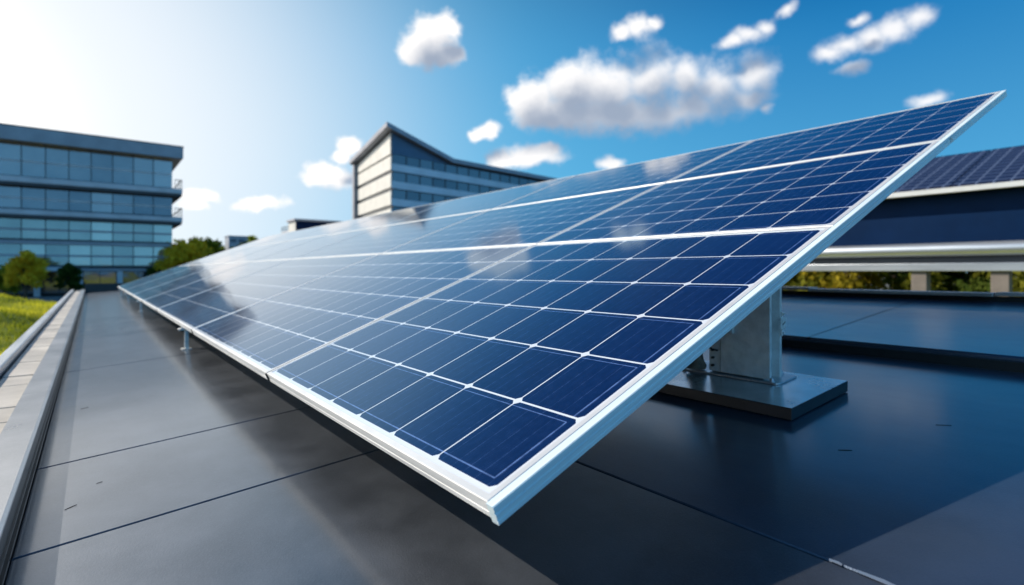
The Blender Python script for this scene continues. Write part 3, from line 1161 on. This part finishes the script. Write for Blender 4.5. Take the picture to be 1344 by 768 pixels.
# behind the gap at the right: trees between the canopy columns
gap = [(17.2, 7.6, 4.6, 1.7, 'gapO'), (16.6, 6.3, 4.3, 1.25, 'gapY'), (19.5, 6.0, 5.2, 1.8, 'gapG'), (17.4, 4.9, 4.6, 1.35, 'gapO'),
       (20.5, 4.2, 5.2, 1.7, 'gapG'), (17.6, 3.7, 4.2, 1.3, 'gapG'), (22.0, 2.6, 5.2, 1.8, 'gapG'), (17.2, 2.5, 4.4, 1.3, 'gapO'), (19.0, 9.4, 5., 1.8, 'gapG'),
       (18.0, 1.2, 4.6, 1.5, 'gapG')]
glab = ['olive green tree in the gap under the canopy, just right of the steel column',
        'bright yellow tree in the gap under the canopy',
        'dark green tree behind the yellow one, under the canopy beam',
        'olive tree seen just left of the first tan canopy column',
        'green tree between the two tan canopy columns, farther back',
        'green tree just right of the first tan canopy column',
        'dark tree behind the second tan canopy column',
        'yellowish tree at the right border beside the second tan canopy column',
        'dark tree in the gap beside the tilted edge rail',
        'green tree at the right picture edge beneath the canopy beam']
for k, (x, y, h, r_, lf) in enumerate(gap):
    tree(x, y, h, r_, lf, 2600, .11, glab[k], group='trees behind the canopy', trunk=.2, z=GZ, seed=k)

# in front of the glass building


def at(px, depth):
    """ground point that lies in picture column px at the given distance"""
    xc = (px - 672) / 714 * depth
    return .7911 * xc + .6116 * depth, -.6116 * xc + .7911 * depth


x, y = at(33, 47)
tree(x, y, 4.4, 1.55, 'leafY', 3000, .16, 'small yellow green tree in front of the glass building', group='trees before the glass building', trunk=.3, seed=31)
x, y = at(91, 52)
tree(x, y, 3.4, 1.1, 'leafD', 2200, .15, 'small dark green tree by the glass building entrance', group='trees before the glass building', trunk=.25, seed=32)
x, y = at(5, 50)
tree(x, y, 3.0, 1.3, 'leafO', 2200, .15, 'low olive tree at the left picture edge', group='trees before the glass building', trunk=.25, seed=33)
x, y = at(205, 60)
tree(x, y, 3.4, 1.2, 'leafD', 2000, .16, 'dark shrub against the far end of the glass building', name='shrub', cat='shrub', trunk=.1, seed=34)

# right of the glass building, beyond the end of the array
mid = [(240, 60, 6.0, 2.4, 'leafY'), (256, 66, 6.6, 2.6, 'leafY'), (272, 72, 7.0, 3.0, 'leafO'), (289, 80, 6.1, 2.8, 'leafG'), (306, 74, 5.7, 2.6, 'leafG'),
       (322, 82, 6.8, 2.6, 'leafO'), (333, 86, 8.3, 2.6, 'leafG'), (248, 82, 6.6, 3.0, 'leafG'), (316, 70, 6.2, 2.6, 'leafD'), (226, 70, 5.6, 2.4, 'leafO')]
mlab = ['yellow green tree touching the right end of the glass building', 'second yellow tree from the right end of the glass building', 'olive tree right of the yellow ones, above the array',
        'green tree below the pale distant blocks', 'green tree just above the array edge, under the pale block', 'dark green tree near the right end of the tree line',
        'tallest green tree ending the tree line above the panels', 'green tree behind the yellow ones beside the glass building', 'dark low tree close above the panel edge', 'olive tree half behind the glass building corner']
for k, (px, dp, h, r_, lf) in enumerate(mid):
    x, y = at(px, dp)
    tree(x, y, h, r_, lf, 2600, .26, mlab[k], group='tree line beyond the array', trunk=.25, z=GZ, seed=50 + k)

# ------------------------------------------------------------------ glass office building at the left
gbx = empty('glass_building', (-8, 73, GZ), label='long blue glass office building with projecting floor slabs, at the left', cat='building')
BX0, BX1 = -26.0, 7.4
BYg = 73.6


def gpart(mb, name, m, bevel=0., label=None):
    o = mb.build(name, m, gbx, bevel=bevel)
    o.location = (8, -73, -GZ)
    if label:
        o['label'] = label
    return o


gpart(MB().box(BX0 + .2, BX1 - .2, BYg + .4, BYg + 22, GZ, 13.1), 'core', MT['interior'])
gpart(MB().prism([(BX0 - 1, 13.0), (BX1 + .9, 12.85), (BX1 + .9, 14.15), (BX0 - 1, 14.45)], 'y', BYg - 1.5, BYg + 23), 'roof_fascia', MT['greyblue'], .06)
gpart(MB().box(BX0 - 1, BX1 + .96, BYg - 1.56, BYg + 23.1, 14.452, 14.56), 'roof_edge', MT['soffit'])
bpy.data.objects.remove(bpy.data.objects['roof_edge'])
gpart(MB().prism([(BX0 - 1, 14.452), (BX1 + .96, 14.152), (BX1 + .96, 14.24), (BX0 - 1, 14.54)], 'y', BYg - 1.56, BYg + 23.1), 'roof_edge', MT['soffit'])
for (zt, zb_) in ((9.4, 8.55), (6.15, 5.35)):
    gpart(MB().box(BX0 - 1, BX1 + .85, BYg - 1.3, BYg + 22.5, zb_ + .28, zt), 'floor_slab', MT['slab'], .05)
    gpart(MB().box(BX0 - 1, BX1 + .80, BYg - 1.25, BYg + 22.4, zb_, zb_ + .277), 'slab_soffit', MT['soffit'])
    rl = MB()
    for q in range(3):
        rl.box(BX1 + .1 + q * .33, BX1 + .15 + q * .33, BYg - 1.24, BYg - 1.19, zt, zt + 1.0)
    rl.box(BX1 + .08, BX1 + .83, BYg - 1.25, BYg - 1.18, zt + .96, zt + 1.04)
    for q in range(12):
        rl.box(BX1 + .74, BX1 + .79, BYg - 1.2 + q * 1.5, BYg - 1.15 + q * 1.5, zt, zt + 1.0)
    rl.box(BX1 + .73, BX1 + .80, BYg - 1.1, BYg + 16, zt + .96, zt + 1.04)
    gpart(rl, 'balcony_railing', MT['soffit'])
gpart(MB().box(BX0 - .5, BX1 + 1.2, BYg - .5, BYg + 22.0, 2.75, 3.1), 'floor_slab', MT['greyblue'], .03)
gpart(MB().box(BX0 - .5, -2.0, BYg - 2.4, BYg + .2, .0, .42), 'entrance_canopy', MT['slab'], .03)
gpart(MB().box(-1.9, BX1 + .2, BYg - .25, BYg + .2, .0, .3), 'floor_band', MT['greyblue'], .03)
NBAY = 18
bw = (BX1 - BX0) / NBAY
levels = [(9.42, 12.86, 'glassU'), (6.17, 8.54, 'glassU'), (3.12, 5.34, 'glassL'), (.44, 2.74, 'glassL')]
for (za, zb_, gm) in levels:
    for k in range(NBAY):
        xa = BX0 + k * bw
        w_ = MB()
        pn = MB().box(xa + .04, xa + bw - .04, BYg, BYg + .06, za, zb_, 0)
        w_.box(xa - .035, xa + .035, BYg - .10, BYg + .08, za + .004, zb_ - .004, 1)
        zm = za + (zb_ - za) * .46
        w_.box(xa + .04, xa + bw - .04, BYg - .05, BYg - .003, zm, zm + .22, 2)
        w_.box(xa + .04, xa + bw - .04, BYg - .05, BYg - .003, za + .01, za + .20, 1)
        wo_ = gpart(w_, 'window', [MT[gm], MT['soffit'], MT['slab'] if gm == 'glassU' else MT['greyblue']])
        pn.build('pane', MT[gm], wo_)
for k in range(10):
    xa = BX0 + 1 + k * 3.4
    gpart(MB().box(xa, xa + .5, BYg - .9, BYg - .4, GZ, -.01), 'column', MT['slab'], .03)
for k in range(9):
    xa = BX0 + 1.5 + k * 3.4
    w_ = MB()
    w_.box(xa, xa + 2.9, BYg + .25, BYg + .3, GZ + .3, -.05, 0)
    for q in range(3):
        w_.box(xa + q * 1.43 - .03, xa + q * 1.43 + .03, BYg + .2, BYg + .32, GZ + .05, -.05, 1)
    gpart(w_, 'shop_window', [MT['glassT'], MT['soffit']])

# ------------------------------------------------------------------ tower with the pointed roof
TD = 100.
A = Vector(at(512, TD))


def camdir(dx):
    xc, dp = dx / 714, 1.
    q = Vector((.7911 * xc + .6116 * dp, -.6116 * xc + .7911 * dp))
    return q.normalized()


dL, dR = camdir(-420), camdir(657)
tw = empty('pointed_tower', (A.x, A.y, GZ), label='tall office block with cream side, blue window bands and a pointed roof corner', cat='building')


def tpart(mb, name, m, label=None):
    o = mb.build(name, m, tw)
    o.location = (-A.x, -A.y, -GZ)
    return o


def P2(l, r_, z):
    q = A + dL * l + dR * r_
    return (q.x, q.y, z)


LL, RL = 25.0, 60.0


def roofz(l, r_):
    if r_ < 15:
        t = max(0, min(1, r_ / 15))
        return (26.6 - l * .085) * (1 - t) + 22.7 * t
    return 22.7 + (r_ - 15) * .006


def hexa(mb, l0, l1, r0, r1, z0, z1, mi=0, zf=None):
    c = [(l0, r0), (l1, r0), (l1, r1), (l0, r1)]
    v = [P2(l, r_, z0) for l, r_ in c] + [P2(l, r_, (zf(l, r_) if zf else z1)) for l, r_ in c]
    mb.add(v, [(0, 3, 2, 1), (4, 5, 6, 7), (0, 1, 5, 4), (1, 2, 6, 5), (2, 3, 7, 6), (3, 0, 4, 7)], mi)
    return mb


core = MB()
hexa(core, .5, LL, .5, 15, GZ, 0, 0, lambda l, r_: roofz(l, r_) - .9)
hexa(core, .5, LL, 15, RL, GZ, 0, 0, lambda l, r_: roofz(l, r_) - .9)
tpart(core, 'core', MT['navy'])
# roof slab
rs = MB()
for (r0, r1) in ((-1.1, 15), (15, RL + 1)):
    c = [(-1.1, r0), (LL + 1, r0), (LL + 1, r1), (-1.1, r1)]
    v = [P2(l, r_, roofz(l, max(r_, 0)) + (.25 if r_ < 0 else 0) - .75) for l, r_ in c] + [P2(l, r_, roofz(l, max(r_, 0)) + (.25 if r_ < 0 else 0) + .1) for l, r_ in c]
    rs.add(v, [(0, 3, 2, 1), (4, 5, 6, 7), (0, 1, 5, 4), (1, 2, 6, 5), (2, 3, 7, 6), (3, 0, 4, 7)])
tpart(rs, 'roof', MT['greyblue'])
# left face: cream panels and dark gaps
z = 23.0
edge = lambda l: roofz(l, 0) - 1.1
zl = [21.3, 18.05, 14.8, 11.55, 8.3, 5.05, 1.8, -1.5]
MT['towerband'] = mat('pale_blue_band', (.55, .66, .76), .5, .1, var=.08, var_scale=.3)
MT['towergable'] = mat('blue_gable_metal', (.07, .13, .22), .45, .2, var=.1, var_scale=.3)
for i, zt in enumerate(zl):
    mb = MB()
    hexa(mb, .2, LL - 1.2, .22, .52, zt - 2.5, zt)
    tpart(mb, 'cream_cladding', MT['beigewall'])
    for q in range(8):
        if zt < 9:
            continue
        w_ = MB()
        hexa(w_, .6 + q * 2.9, 3.3 + q * 2.9, .46, .6, zt + .03, zt + .70)
        tpart(w_, 'strip_window', MT['farglassdark'])
mb = MB()
c = [(.2, .22), (LL - 1.2, .22), (LL - 1.2, .52), (.2, .52)]
v = [P2(l, r_, 21.7) for l, r_ in c] + [P2(l, r_, edge(l)) for l, r_ in c]
mb.add(v, [(0, 3, 2, 1), (4, 5, 6, 7), (0, 1, 5, 4), (1, 2, 6, 5), (2, 3, 7, 6), (3, 0, 4, 7)])
tpart(mb, 'cream_cladding', MT['beigewall'])
mb = MB()
hexa(mb, LL - 1.15, LL + .3, -.6, 1.0, GZ, 24.1 - .5)
tpart(mb, 'corner_fin', MT['greyblue'])
# right face: blue gable panel, then bands
gz_ = MB()
c3 = [P2(.2, .22, 21.75), P2(.2, 14.9, 21.75), P2(.2, .22, roofz(0, .2) - .8), P2(.5, .22, 21.75), P2(.5, 14.9, 21.75), P2(.5, .22, roofz(0, .2) - .8)]
gz_.add(c3, [(0, 1, 2), (5, 4, 3), (0, 3, 4, 1), (1, 4, 5, 2), (2, 5, 3, 0)])
tpart(gz_, 'gable_panel', MT['towergable'])
wz = 21.7
for i in range(7):
    zt = wz - i * 3.25
    mb = MB()
    hexa(mb, .12, .5, .5, RL - .5, zt - 3.1, zt - 1.75)
    tpart(mb, 'spandrel_band', MT['towerband'])
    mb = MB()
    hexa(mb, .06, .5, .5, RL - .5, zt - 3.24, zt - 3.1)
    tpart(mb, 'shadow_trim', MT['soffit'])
    if i < 4:
        for q in range(18):
            w_ = MB()
            hexa(w_, .3, .5, .55 + q * 3.2, 3.65 + q * 3.2, zt - 1.74, zt)
            hexa(w_, .22, .49, .5 + q * 3.2, .68 + q * 3.2, zt - 1.74, zt, 1)
            tpart(w_, 'window', [MT['glassT'], MT['soffit']])

# ------------------------------------------------------------------ small and distant buildings


def block(px, depth, wl, wr, ztop_, label, name, cat, mwall, mside, band=True, dz=3.2):
    x, y = at(px, depth)
    e = empty(name, (x, y, GZ), label=label, cat=cat)
    H = ztop_ - GZ
    MB().box(-wl, 0, 0, wr, 0, H - .3).build('wall', mwall, e)
    MB().box(-wl - .3, .3, -.3, wr + .3, H - .29, H).build('roof', mside, e, bevel=.03)
    z_ = H - 1.4
    while z_ > H - 9 and band:
        for q in range(int(wl // 3.2)):
            w_ = MB().box(-wl + .6 + q * 3.2, -wl + 3.0 + q * 3.2, -.05, .02, z_ - 1.5, z_)
            w_.build('window', MT['farglass'], e)
        z_ -= dz
    return e


x, y = at(388, 120)
e = empty('flat_block', (x, y, GZ), label='small dark blue flat block with a cream end, left of the pointed tower', cat='building')
MB().box(.1, 14, .1, 5.5, 0, 11.6 - GZ - .5).build('wall', MT['navy'], e)
MB().box(0, .09, .12, 5.4, 0, 11.6 - GZ - .55).build('end_wall', MT['beigewall'], e)
MB().box(-.35, 14.4, -.3, 5.9, 11.6 - GZ - .49, 11.6 - GZ).build('roof', MT['greyblue'], e, bevel=.03)
MB().box(.4, 12, 5.95, 13, 0, 9.4 - GZ).build('annex', MT['slab'], e)
al = MB()
for q in range(8):
    al.box(.42, .50, 6 + q * .98, 6.08 + q * .98, 9.4 - GZ, 10.4 - GZ)
al.box(.41, .51, 5.97, 13, 10.4 - GZ, 10.5 - GZ)
al.build('annex_railing', MT['soffit'], e)
block(330, 240, 9, 9, 15.4, 'pale grey distant apartment block above the tree line', 'distant_block', 'building', MT['farwall'], MT['farwall'], True, 4)
block(291, 230, 8, 9, 12.6, 'lower pale distant block further left above the tree line', 'distant_block', 'building', MT['farwall'], MT['farwall'], True, 4)
block(309, 300, 6, 8, 14.0, 'faint narrow distant block between the two pale ones', 'distant_block', 'building', MT['farwall'], MT['farwall'], False)
